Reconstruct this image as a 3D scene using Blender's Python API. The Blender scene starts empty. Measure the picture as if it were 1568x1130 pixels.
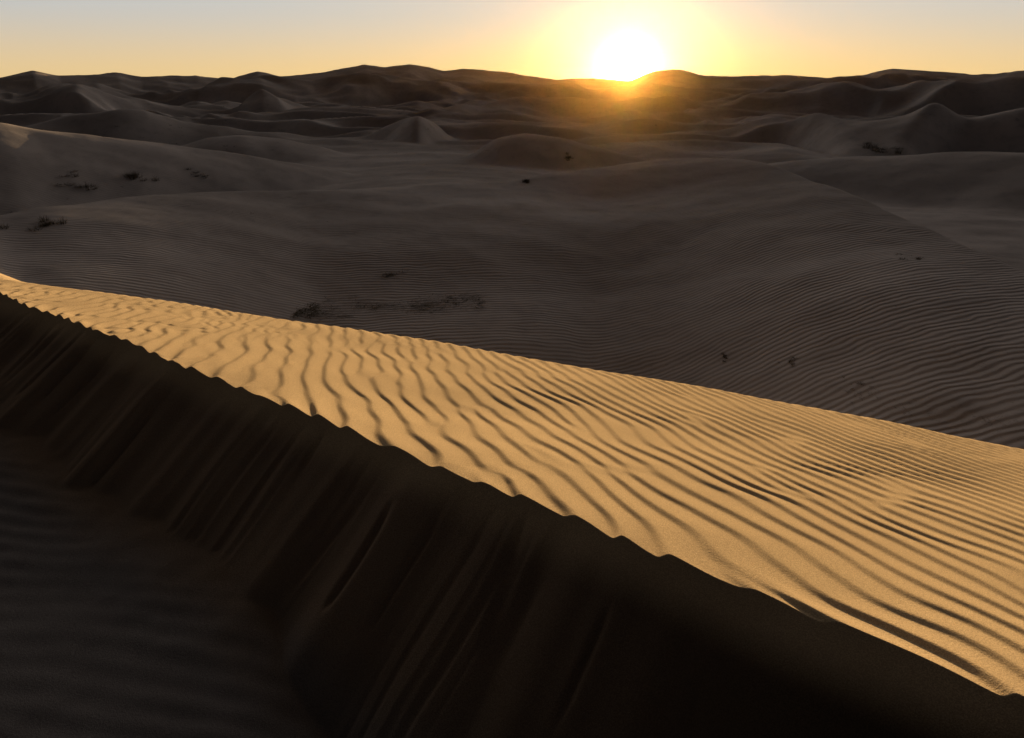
import bpy, math, numpy as np
from mathutils import Vector
rng=np.random.default_rng(7)
scene=bpy.context.scene
scene.view_settings.view_transform='Standard'
scene.view_settings.look='None'
scene.view_settings.exposure=0

# ------------------------------------------------------------ camera model
F=1045.0; CX=784.0; CY=565.0; HOR=124.0
P=math.atan((CY-HOR)/F); c,s=math.cos(P),math.sin(P)
def ray(px,py):
    x=(np.asarray(px,float)-CX)/F; z=(CY-np.asarray(py,float))/F
    return x, c+s*z, -s+c*z
def azel(px,py):
    x,y,z=ray(px,py); h=np.hypot(x,y)
    return np.arctan2(x,y), z/h
cam=bpy.data.cameras.new("camera"); co=bpy.data.objects.new("camera",cam)
scene.collection.objects.link(co); scene.camera=co
cam.lens=24; cam.sensor_width=36; cam.clip_end=20000; cam.clip_start=0.05
co.rotation_euler=(math.pi/2-P,0,0)

# ------------------------------------------------------------ noise
G=rng.random((256,256))*2*np.pi; GX,GY=np.cos(G),np.sin(G)
def perlin(x,y):
    xi=np.floor(x).astype(np.int64); yi=np.floor(y).astype(np.int64)
    fx=x-xi; fy=y-yi
    u=fx*fx*fx*(fx*(fx*6-15)+10); v=fy*fy*fy*(fy*(fy*6-15)+10)
    def g(a,b):
        i=(xi+a)&255; j=(yi+b)&255
        return GX[i,j]*(fx-a)+GY[i,j]*(fy-b)
    return ((g(0,0)*(1-u)+g(1,0)*u)*(1-v)+(g(0,1)*(1-u)+g(1,1)*u)*v)*1.5
def fbm(x,y,o=4):
    r=0;a=1
    for i in range(o):
        r=r+a*perlin(x*2**i+17.3*i,y*2**i-9.1*i); a*=.5
    return r
def ss(a,b,x):
    t=np.clip((x-a)/(b-a),0,1); return t*t*(3-2*t)

# ------------------------------------------------------------ dune field terrain
AZ=np.linspace(-math.pi,math.pi,7201)
def smooth(a,n):
    k=np.hanning(n+2)[1:-1]; k/=k.sum()
    return np.convolve(np.pad(a,(n//2,n//2),mode='edge'),k,'same')[n//2:-(n//2)][:len(AZ)]
class Layer:
    def __init__(s_,pts,front,back,rnd,sm=31):
        pts=np.array(pts,float)
        az,t=azel(pts[:,0],pts[:,1]); z=t*pts[:,2]
        s_.r=smooth(np.interp(AZ,az,pts[:,2]),sm*3|1); s_.z=smooth(np.interp(AZ,az,z),sm|1)
        s_.f=front; s_.b=back; s_.rnd=rnd
    def h(s_,a,r):
        rc=np.interp(a,AZ,s_.r); zc=np.interp(a,AZ,s_.z)
        d=r-rc
        sl=np.where(d<0,s_.f,s_.b); rd=np.where(d<0,s_.rnd,s_.rnd*.3)
        return zc-sl*(np.sqrt(d*d+rd**2)-rd)
def L(pts,r,*a,**k):
    return Layer([(p[0],p[1],p[2] if len(p)>2 else r) for p in pts],*a,**k)
layers=[
 L([(-400,122),(0,117),(50,109),(90,116),(180,112),(215,118),(300,117),(350,122),(395,110),(430,117),(500,109),(560,100),(590,103),(627,99),(680,110),(710,107),(780,112),(850,121),(900,122),(965,123),(1000,110),(1030,106),(1080,115),(1200,113),(1270,121),(1320,116),(1365,107),(1430,110),(1500,113),(1568,108),(2000,112)],750,.2,.12,16,sm=7),
 L([(-300,140),(0,140),(60,133),(150,125),(200,137),(300,136),(400,121),(480,128),(560,120),(640,128),(700,122),(820,128),(900,140),(1000,135),(1100,128),(1200,124),(1330,126),(1430,117),(1568,122),(1900,120)],500,.45,.3,18,sm=9),
 L([(-300,160),(0,160),(60,150),(120,134),(170,150),(220,163),(350,165),(400,145),(450,155),(560,158),(640,145),(700,157),(800,146),(900,165),(1000,153),(1080,162),(1150,148),(1260,134),(1340,145),(1440,131),(1568,127),(1900,130)],330,.48,.3,14,sm=15),
 L([(-200,185),(60,186),(200,182),(350,193),(480,203),(560,188),(640,177,180),(700,190),(740,205),(800,225),(900,214),(1060,228),(1110,203),(1160,187),(1210,182),(1300,190,170),(1400,178,170),(1480,165),(1568,156),(1800,160)],200,.48,.3,11,sm=21),
 L([(-200,260),(240,235),(320,212),(370,206),(430,210),(500,228),(560,250),(620,280),(680,340),(2000,400)],140,.5,.3,9),
 L([(-300,170),(0,184),(60,197),(150,209),(250,217),(350,230),(450,247),(520,262),(600,283),(700,340),(2000,420)],98,.46,.32,10,sm=45),
 L([(-300,420),(560,340),(640,285),(690,262),(720,240),(760,217),(800,207),(860,210),(930,228),(1000,250),(1080,290),(1200,400),(2000,420)],125,.5,.3,8),
 L([(-300,420),(1000,330),(1120,262),(1200,247),(1400,238),(1568,235),(2000,240)],118,.42,.25,12,sm=45),
 # big central dune
 L([(-300,330,45),(0,335,50),(80,318,52),(200,301,56),(330,293,60),(460,297,62),(560,293,62),(700,285,64),(780,281,66),(830,275,68),(920,260,76),(1000,246,80),(1080,241,80),(1150,250,74),(1250,282,62),(1330,315,54),(1450,362,46),(1568,418,40),(1900,520,34)],60,.112,.5,12,sm=75),
 L([(-300,700,30),(120,580,32),(200,500,38),(270,450,43),(360,392,50),(480,340,58),(600,308,62),(700,294,65),(800,320,60),(1000,460,40),(2000,800,30)],60,.22,.05,6,sm=75),
]
def ridged(x,y): return 1-2*np.sqrt(perlin(x,y)**2+.002)
def terrain(x,y):
    r=np.hypot(x,y); a=np.arctan2(x,y)
    wx=x+12*perlin(x/60,y/60+5); wy=y+12*perlin(x/60+9,y/60)
    k=.002*r+.05+.12*(1-ss(30,70,r))
    base=-14.2+1.0*fbm(x/70,y/70,3)+.6*ss(28,70,r)
    acc=base/k
    for l in layers: acc=np.logaddexp(acc,l.h(a,r)/k)
    h=acc*k
    far=ss(140,260,r)*(1-.72*ss(560,720,r))
    mid=ss(100,160,r)*(1-.7*ss(560,720,r))
    h=h+far*6.0*(ridged(wx/120+.3,wy/75)-.5)+mid*3.0*(ridged(wx/50+7,wy/30)-.45)
    h=h+far*1.6*(ridged(wx/22+3,wy/15)-.4)
    h=h+.45*ss(24,40,r)*fbm(x/22,y/16,3)*(1-.5*ss(100,400,r)) + .04*fbm(x/3,y/3,3)*(1-ss(80,160,r))
    h=np.where(r>900,h*(1-ss(900,1400,r))-22*ss(900,1400,r),h)
    return h

def grid_mesh(name,X,Y,Z,wrap=False):
    n,m=X.shape
    v=np.stack([X,Y,Z],-1).reshape(-1,3).astype(np.float32)
    idx=np.arange(n*m).reshape(n,m)
    if wrap: idx=np.concatenate([idx,idx[:,:1]],1)
    q=np.stack([idx[:-1,:-1],idx[:-1,1:],idx[1:,1:],idx[1:,:-1]],-1).reshape(-1,4).astype(np.int32)
    me=bpy.data.meshes.new(name)
    me.vertices.add(len(v)); me.vertices.foreach_set("co",v.ravel())
    me.loops.add(q.size); me.loops.foreach_set("vertex_index",q.ravel())
    me.polygons.add(len(q)); me.polygons.foreach_set("loop_start",np.arange(0,q.size,4,dtype=np.int32))
    me.update(calc_edges=True)
    me.polygons.foreach_set("use_smooth",np.ones(len(q),bool))
    if me.polygons[len(q)//2].normal.z<0: me.flip_normals()
    o=bpy.data.objects.new(name,me); scene.collection.objects.link(o); return o

th=np.concatenate([np.linspace(-math.radians(48),math.radians(48),1100),np.linspace(math.radians(48),math.radians(312),180)[1:-1]])
rr=np.concatenate([[2.0,5,8],np.geomspace(12,950,700),np.geomspace(960,12000,40)])
T,R=np.meshgrid(th,rr)
X=R*np.sin(T); Y=R*np.cos(T)
ground=grid_mesh("desert_dune_terrain",X,Y,terrain(X,Y),wrap=True)

# ------------------------------------------------------------ ripple field (filtered noise)
N=2048; DOM=18.0; LAM=.148
kx=np.fft.fftfreq(N,DOM/N)[:,None]; ky=np.fft.fftfreq(N,DOM/N)[None,:]
wn=np.fft.fft2(rng.standard_normal((N,N)))
filt=np.exp(-((kx-1/LAM)/.52)**2/2-(ky/.80)**2/2)
A=np.fft.ifft2(wn*filt); A/=np.abs(A).mean()
filt2=np.exp(-((kx-1.3/LAM)/1.4)**2/2-(ky/2.4)**2/2)
B=np.fft.ifft2(wn*filt2); B/=np.abs(B).mean()
def samp(Fd,p,q):
    p=(p/DOM*N)%N; q=(q/DOM*N)%N
    i=np.floor(p).astype(int); j=np.floor(q).astype(int); f=p-i; g=q-j
    i%=N; j%=N; i1=(i+1)%N; j1=(j+1)%N
    return (Fd[i,j]*(1-f)+Fd[i1,j]*f)*(1-g)+(Fd[i,j1]*(1-f)+Fd[i1,j1]*f)*g
def prof(t,lee=.29):
    up=.5-.5*np.cos(np.pi*np.clip(t/lee,0,1))
    q=np.clip((t-lee)/(1-lee),0,1)
    dn=.5*(.5+.5*np.cos(np.pi*q))+.5*(1-q)
    return np.where(t<lee,up,dn)
def ripple(x,y):
    yc=y-4
    q1=.95*x+.32*y+.06*x*yc+.08*perlin(x/1.1,y/1.1)+.044*perlin(x/.42,y/.42); q2=-.32*x+.95*y
    Av=samp(A,q1,q2); mag=np.clip(np.abs(Av)/.5,0,1)
    t=(np.angle(Av)/(2*np.pi))%1.0
    h=prof(t)*mag+.5*(1-mag)
    Bv=samp(B,q1,q2); mb=np.clip(np.abs(Bv)/.6,0,1)
    h2=prof((np.angle(Bv)/(2*np.pi))%1.0,.4)*mb*.7
    m=ss(-1.5,-2.9,x+.7*perlin(x,y))
    return (h-.5)*(1-m)+(h2-.35)*m

NX,NY=.5785,.8157   # normal of crest (towards sun side)
U0=1.98
def ampf(x,y,u):
    return .0118*(1+.22*perlin(x/.9,y/.9))*(1+.8*np.exp(-(u/.15)**2))
def slipwob(w,u): return .034*perlin(w/.7,u*.3)
def fore(x,y):
    u=NX*x+NY*y-U0; w=-NY*x+NX*y
    rp=ripple(x,y)
    y2=np.where(x<-4.7,6.1+.71*(-4.7-x),6.15-.1*x-.02353*x*x)
    v=np.clip(y-y2,0,None)
    lit=-1.6-.28*u+ampf(x,y,u)*rp*np.exp(-(v/1.5)**2)+.02*fbm(x/1.6,y/1.6,2)-.45*v*v/(v+.35)
    t=-u
    streakmask=ss(.1,.8,w-.35)
    clus=ss(-.1,.45,perlin(w/.5+3,u*.25+1))
    fine=np.minimum(perlin(w/.055+.5*perlin(u*2,w*3),u*.5+3),0)
    groove=-np.exp(-(perlin(w/.42+.12*perlin(u*1.5,w*2)+5,u*.18)/.06)**2)
    st=fine*.028*clus+perlin(w/.34,u*.4+8)*.044*(1+.9*ss(.35,.8,t))+groove*.026*ss(-.2,.2,perlin(w*.9,u*2+4))+perlin(w/.14,u*.5)*.016
    st=st*(.08+.92*streakmask)*ss(.0,.25,t)
    slip=-1.6-(.67+.24*ss(.9,-.9,w))*t+slipwob(w,u)+st+.02*fbm(x/1.6,y/1.6,2)
    gr=-2.05+.03*perlin(x/1.5,y/1.5)-.025*(t-.7)-.9*ss(-1.15,.5,x+.25*(y-2))+.0028*np.sin((y+.12*x+.05*perlin(x*1.5,y*1.5))/.11*2*np.pi)*ss(.6,1.1,t)*(1+perlin(x*.8,y*.8))+.008*fbm(x/.25,y/.25,2)
    k=.006
    sg=k*np.logaddexp(slip/k,gr/k)
    h=np.minimum(lit,sg)
    h=h-.5*np.clip(-5-u,0,None)-.45*np.clip(w-15,0,None)-.35*np.clip(-7-w,0,None)
    return h
us=np.concatenate([np.linspace(-30,-3.2,30),np.linspace(-3.1,-1.3,90),np.linspace(-1.29,-.13,160),
    np.linspace(-.125,.125,90),np.geomspace(.13,6.6,480),np.linspace(6.7,34,50)])
ws=np.concatenate([np.linspace(-40,-6.2,24),np.linspace(-6,-2.6,120),np.linspace(-2.59,2.8,640),np.linspace(2.81,9.5,520),np.linspace(9.6,14,50),np.linspace(14.5,45,24)])
W,U=np.meshgrid(ws,us)
def brink(wv):
    lo=np.full_like(wv,-.12); hi=np.full_like(wv,.12)
    for i in range(22):
        m=(lo+hi)/2
        x=NX*(U0+m)-NY*wv; y=NY*(U0+m)+NX*wv
        d=(-.28*m+ampf(x,y,m)*ripple(x,y))-((.67+.24*ss(.9,-.9,wv))*m+slipwob(wv,m))
        pos=d>0
        lo=np.where(pos,m,lo); hi=np.where(pos,hi,m)
    return (lo+hi)/2
bk=brink(ws)
U2=U+bk[None,:]*np.exp(-(U/.25)**2)
X=NX*(U0+U2)-NY*W; Y=NY*(U0+U2)+NX*W
fd=grid_mesh("foreground_sand_dune",X,Y,fore(X,Y))

# ------------------------------------------------------------ materials
def nodes(mat):
    mat.use_nodes=True; nt=mat.node_tree; nt.nodes.clear(); return nt
def N_(nt,t,**kw):
    n=nt.nodes.new(t)
    for k,v in kw.items():
        if k in n.inputs.keys(): n.inputs[k].default_value=v
        else: setattr(n,k,v)
    return n
def M(nt,op,a,b=None,cl=False):
    n=nt.nodes.new('ShaderNodeMath'); n.operation=op; n.use_clamp=cl
    for i,v in enumerate((a,b)):
        if v is None: continue
        if isinstance(v,(int,float)): n.inputs[i].default_value=v
        else: nt.links.new(v,n.inputs[i])
    return n.outputs[0]
def mixc(nt,f,a,b,bt='MIX'):
    n=nt.nodes.new('ShaderNodeMix'); n.data_type='RGBA'; n.blend_type=bt
    for i,v in ((0,f),(6,a),(7,b)):
        if isinstance(v,(int,float)): n.inputs[i].default_value=v
        elif isinstance(v,tuple): n.inputs[i].default_value=(*v,1)
        else: nt.links.new(v,n.inputs[i])
    return n.outputs[2]
def maprange(nt,v,a,b,c_,d):
    n=nt.nodes.new('ShaderNodeMapRange'); n.interpolation_type='SMOOTHSTEP'
    nt.links.new(v,n.inputs[0])
    for i,x in enumerate((a,b,c_,d)): n.inputs[i+1].default_value=x
    return n.outputs[0]

def sand(name,near):
    mat=bpy.data.materials.new(name); nt=nodes(mat); lk=nt.links.new
    geo=N_(nt,'ShaderNodeNewGeometry'); pos=geo.outputs['Position']
    out=N_(nt,'ShaderNodeOutputMaterial'); bs=N_(nt,'ShaderNodeBsdfDiffuse',Roughness=0.0)
    def noise(sc,det=3,vec=pos,rough=.55):
        n=N_(nt,'ShaderNodeTexNoise',Scale=sc,Detail=det,Roughness=rough); lk(vec,n.inputs['Vector']); return n.outputs['Fac']
    if near:
        g=noise(230,2,rough=.7); g2=noise(90,2); big=noise(1.3,4)
        col=mixc(nt,maprange(nt,g,.35,.68,0,1),(.42,.285,.16),(.72,.51,.285))
        col=mixc(nt,maprange(nt,big,.3,.7,0,.35),col,(.48,.33,.19))
        b=N_(nt,'ShaderNodeBump',Strength=.65,Distance=.0028); lk(g,b.inputs['Height'])
        b2=N_(nt,'ShaderNodeBump',Strength=.5,Distance=.003); lk(g2,b2.inputs['Height']); lk(b.outputs[0],b2.inputs['Normal'])
        lk(b2.outputs[0],bs.inputs['Normal'])
        # slip face and flat: shade painted into the sand, deepest right, bluer on flat
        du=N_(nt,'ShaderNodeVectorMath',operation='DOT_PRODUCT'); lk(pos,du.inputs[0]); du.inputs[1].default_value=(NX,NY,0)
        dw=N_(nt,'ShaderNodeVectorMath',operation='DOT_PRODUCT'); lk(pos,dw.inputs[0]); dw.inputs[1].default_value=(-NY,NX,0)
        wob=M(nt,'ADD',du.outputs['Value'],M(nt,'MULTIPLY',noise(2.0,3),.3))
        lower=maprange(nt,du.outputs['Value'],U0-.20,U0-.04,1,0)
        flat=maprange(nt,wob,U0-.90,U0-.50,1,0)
        shade_tint=mixc(nt,maprange(nt,dw.outputs['Value'],-.4,1.8,0,1),(.14,.13,.14),(.56,.53,.58))
        slipc=mixc(nt,1.0,col,shade_tint,'MULTIPLY'); flatc=mixc(nt,1.0,col,(.42,.50,.76),'MULTIPLY')
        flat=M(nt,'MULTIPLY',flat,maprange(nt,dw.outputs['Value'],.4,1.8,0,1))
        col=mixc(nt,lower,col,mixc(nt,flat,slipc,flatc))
    else:
        big=noise(.03,5); m2=noise(.5,4); sp=noise(6,2)
        col=mixc(nt,maprange(nt,big,.35,.65,0,1),(.45,.365,.31),(.63,.515,.44))
        col=mixc(nt,maprange(nt,m2,.45,.75,0,.3),col,(.27,.22,.19))
        col=mixc(nt,maprange(nt,sp,.62,.75,0,.3),col,(.12,.10,.085))
        mp=N_(nt,'ShaderNodeMapping'); mp.inputs['Rotation'].default_value=(0,0,math.radians(-14)); lk(pos,mp.inputs['Vector'])
        wv=N_(nt,'ShaderNodeTexWave',Scale=.85,Distortion=6,Detail=2.0); wv.bands_direction='Y'
        wv.inputs['Detail Scale'].default_value=.6
        lk(mp.outputs[0],wv.inputs['Vector'])
        ln=N_(nt,'ShaderNodeVectorMath',operation='LENGTH'); lk(pos,ln.inputs[0])
        fade=maprange(nt,ln.outputs['Value'],35,110,1,.05)
        patch=maprange(nt,noise(.09,3),.35,.65,.5,1)
        hgt=M(nt,'MULTIPLY',M(nt,'MULTIPLY',wv.outputs['Fac'],fade),patch)
        b=N_(nt,'ShaderNodeBump',Strength=1.0,Distance=.032); lk(hgt,b.inputs['Height'])
        b2=N_(nt,'ShaderNodeBump',Strength=.5,Distance=.08); lk(m2,b2.inputs['Height']); lk(b.outputs[0],b2.inputs['Normal'])
        lk(b2.outputs[0],bs.inputs['Normal'])
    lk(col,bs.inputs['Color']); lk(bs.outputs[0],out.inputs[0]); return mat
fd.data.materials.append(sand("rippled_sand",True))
ground.data.materials.append(sand("desert_sand",False))

# ------------------------------------------------------------ scrub
def scrubmat():
    mat=bpy.data.materials.new("dry_scrub"); nt=nodes(mat)
    out=N_(nt,'ShaderNodeOutputMaterial'); bs=N_(nt,'ShaderNodeBsdfDiffuse')
    n=N_(nt,'ShaderNodeTexNoise',Scale=3.0)
    geo=N_(nt,'ShaderNodeNewGeometry'); nt.links.new(geo.outputs['Position'],n.inputs['Vector'])
    nt.links.new(mixc(nt,n.outputs['Fac'],(.055,.045,.03),(.20,.155,.095)),bs.inputs['Color'])
    nt.links.new(bs.outputs[0],out.inputs[0]); return mat
SM=scrubmat()
def tuft(x,y,z,wd,ht,n,verts,faces,th_=.007):
    for i in range(n):
        a=rng.random()*2*math.pi; r0=wd*.3*math.sqrt(rng.random()); lean=rng.random()
        bx,by=x+r0*math.cos(a),y+r0*math.sin(a)
        a2=a+rng.normal()*.7
        Ls=ht*(.3+.7*rng.random()); out_=wd*.5*(.15+.85*lean)
        wth=max(.008,th_*wd)*(.6+rng.random())
        px,py=-math.sin(a2)*wth,math.cos(a2)*wth
        base=len(verts); K=4
        for k in range(K+1):
            t=k/K; hh=Ls*(t-.5*lean*t*t); oo=out_*t**1.4
            cx,cy,cz=bx+math.cos(a2)*oo+rng.normal()*.02*wd,by+math.sin(a2)*oo,z-.05+hh
            f=(1-t*.85)
            verts.append((cx-px*f,cy-py*f,cz)); verts.append((cx+px*f,cy+py*f,cz))
        for k in range(K):
            b=base+2*k; faces.append((b,b+1,b+3,b+2))
def hit(px,py):
    x,y,z=[float(v) for v in ray(px,py)]; h=math.hypot(x,y)
    r=np.geomspace(14,740,4000); X=r*x/h; Y=r*y/h; Z=r*z/h
    i=np.argmax(terrain(X,Y)>Z)
    return X[i],Y[i],float(terrain(np.array([X[i]]),np.array([Y[i]]))[0]),r[i]
def mk(name,v,f):
    me=bpy.data.meshes.new(name); me.from_pydata(v,[],f); me.materials.append(SM)
    o=bpy.data.objects.new(name,me); scene.collection.objects.link(o)
big=[(60,345,44,11),(110,276,60,6),(212,272,44,8),(300,268,30,4),(868,242,20,6),(806,278,24,6),(1352,228,50,8),(600,418,50,4),(1112,548,22,4),(1212,553,34,3.5),(1318,588,30,3.5),(1400,395,30,4)]
for px,py,w_,h_ in big:
    x,y,z,r=hit(px,py); v=[];f=[]
    sc=r/F*.95
    for j in range(8):
        dx=rng.normal()*w_*sc*.28; dy=rng.normal()*w_*sc*.3
        zz=float(terrain(np.array([x+dx]),np.array([y+dy]))[0])
        tuft(x+dx,y+dy,zz,w_*sc*(.25+.35*rng.random()),h_*sc*(.6+.7*rng.random()),100,v,f)
    mk("desert_shrub",v,f)
v=[];f=[]
def scat(n,x0,x1,y0,y1,w0,w1):
    for i in range(n):
        px=x0+(x1-x0)*rng.random(); py=y0+(y1-y0)*rng.random()
        x,y,z,r=hit(px,py); w_=(w0+(w1-w0)*rng.random()**2)*r/F
        tuft(x,y,z,w_,w_*.28,26,v,f)
scat(80,150,800,160,235,4,12)
scat(24,850,1568,165,235,3,9)
scat(8,0,400,250,330,4,12)
scat(16,1100,1568,300,640,4,9)
scat(6,400,900,320,440,4,8)
mk("scattered_scrub",v,f)
v=[];f=[]
for i in range(190):
    t=rng.random(); px=445+290*t; py=478-18*t+rng.normal()*(2+7*abs(math.sin(px*.021)))
    x,y,z,r=hit(px,py); tuft(x,y,z,(18+40*rng.random()**2)*r/F,3.2*r/F,40,v,f,.010)
for i in range(60):
    px=1290+280*rng.random(); py=600+ (px-1290)*.2+rng.normal()*10
    x,y,z,r=hit(px,py); tuft(x,y,z,(12+14*rng.random())*r/F,3*r/F,22,v,f,.01)
mk("dry_grass",v,f)

# ------------------------------------------------------------ light
EL=math.radians(.58); az=float(azel(961,113)[0])
S=Vector((math.sin(az)*math.cos(EL),math.cos(az)*math.cos(EL),math.sin(EL)))
sl=bpy.data.lights.new("sun","SUN"); so=bpy.data.objects.new("sun",sl); scene.collection.objects.link(so)
sl.energy=9.5; sl.angle=math.radians(.5); sl.color=(1,.74,.41)
so.rotation_euler=S.to_track_quat('Z','Y').to_euler()

w=bpy.data.worlds.new("World"); scene.world=w; w.use_nodes=True; nt=w.node_tree; nt.nodes.clear(); lk=nt.links.new
out=N_(nt,'ShaderNodeOutputWorld'); bg=N_(nt,'ShaderNodeBackground'); lk(bg.outputs[0],out.inputs[0])
tc=N_(nt,'ShaderNodeTexCoord'); D=tc.outputs['Generated']
sx=N_(nt,'ShaderNodeSeparateXYZ'); lk(D,sx.inputs[0]); z=sx.outputs['Z']
dt=N_(nt,'ShaderNodeVectorMath',operation='DOT_PRODUCT'); lk(D,dt.inputs[0]); dt.inputs[1].default_value=S
dot=M(nt,'MINIMUM',dt.outputs['Value'],1.0); ang=M(nt,'ARCCOSINE',dot)
base=mixc(nt,maprange(nt,z,-.01,.10,0,1),(.76,.55,.27),(.47,.51,.54))
base=mixc(nt,maprange(nt,z,.11,.22,0,1),base,(1.0,1.06,1.18))
base=mixc(nt,maprange(nt,z,.28,.52,0,1),base,(.03,.035,.05))
base=mixc(nt,maprange(nt,dot,.1,.72,0,1),mixc(nt,1.0,base,(.03,.035,.045),'MULTIPLY'),base)
def scale(col,f):
    n=N_(nt,'ShaderNodeVectorMath',operation='SCALE')
    n.inputs[0].default_value=col; lk(f,n.inputs['Scale']); return n.outputs[0]
def add(a,b):
    n=N_(nt,'ShaderNodeVectorMath',operation='ADD'); lk(a,n.inputs[0]); lk(b,n.inputs[1]); return n.outputs[0]
g1=M(nt,'EXPONENT',M(nt,'MULTIPLY',M(nt,'POWER',M(nt,'DIVIDE',ang,.022),2.0),-1.0))
g2=M(nt,'EXPONENT',M(nt,'DIVIDE',ang,-.045))
g3=M(nt,'EXPONENT',M(nt,'DIVIDE',ang,-.34))
tot=add(base,scale((16,13,8),g1)); tot=add(tot,scale((1.6,1.45,1.25),g2)); tot=add(tot,scale((.44,.25,.0),g3))
sky=N_(nt,'ShaderNodeTexSky'); sky.sky_type='NISHITA'; sky.sun_disc=False; sky.sun_elevation=EL; sky.sun_rotation=az
sc=N_(nt,'ShaderNodeVectorMath',operation='SCALE'); lk(sky.outputs[0],sc.inputs[0]); sc.inputs['Scale'].default_value=.006
tot=add(tot,sc.outputs[0])
lk(tot,bg.inputs['Color']); bg.inputs['Strength'].default_value=1.0

# ------------------------------------------------------------ thin dusty air over the dune field
vs=[(x,y,z) for x in (-900,900) for y in (-60,1100) for z in (-30,45)]
fs=[(0,1,3,2),(4,6,7,5),(0,4,5,1),(2,3,7,6),(0,2,6,4),(1,5,7,3)]
me=bpy.data.meshes.new("dusty_air"); me.from_pydata(vs,[],fs)
ho=bpy.data.objects.new("dusty_air",me); scene.collection.objects.link(ho)
mat=bpy.data.materials.new("dust_haze"); nt=nodes(mat)
o_=N_(nt,'ShaderNodeOutputMaterial'); vs_=N_(nt,'ShaderNodeVolumeScatter',Density=.000014,Anisotropy=.94)
vs_.inputs['Color'].default_value=(1,.52,.13,1)
nt.links.new(vs_.outputs[0],o_.inputs['Volume']); me.materials.append(mat)
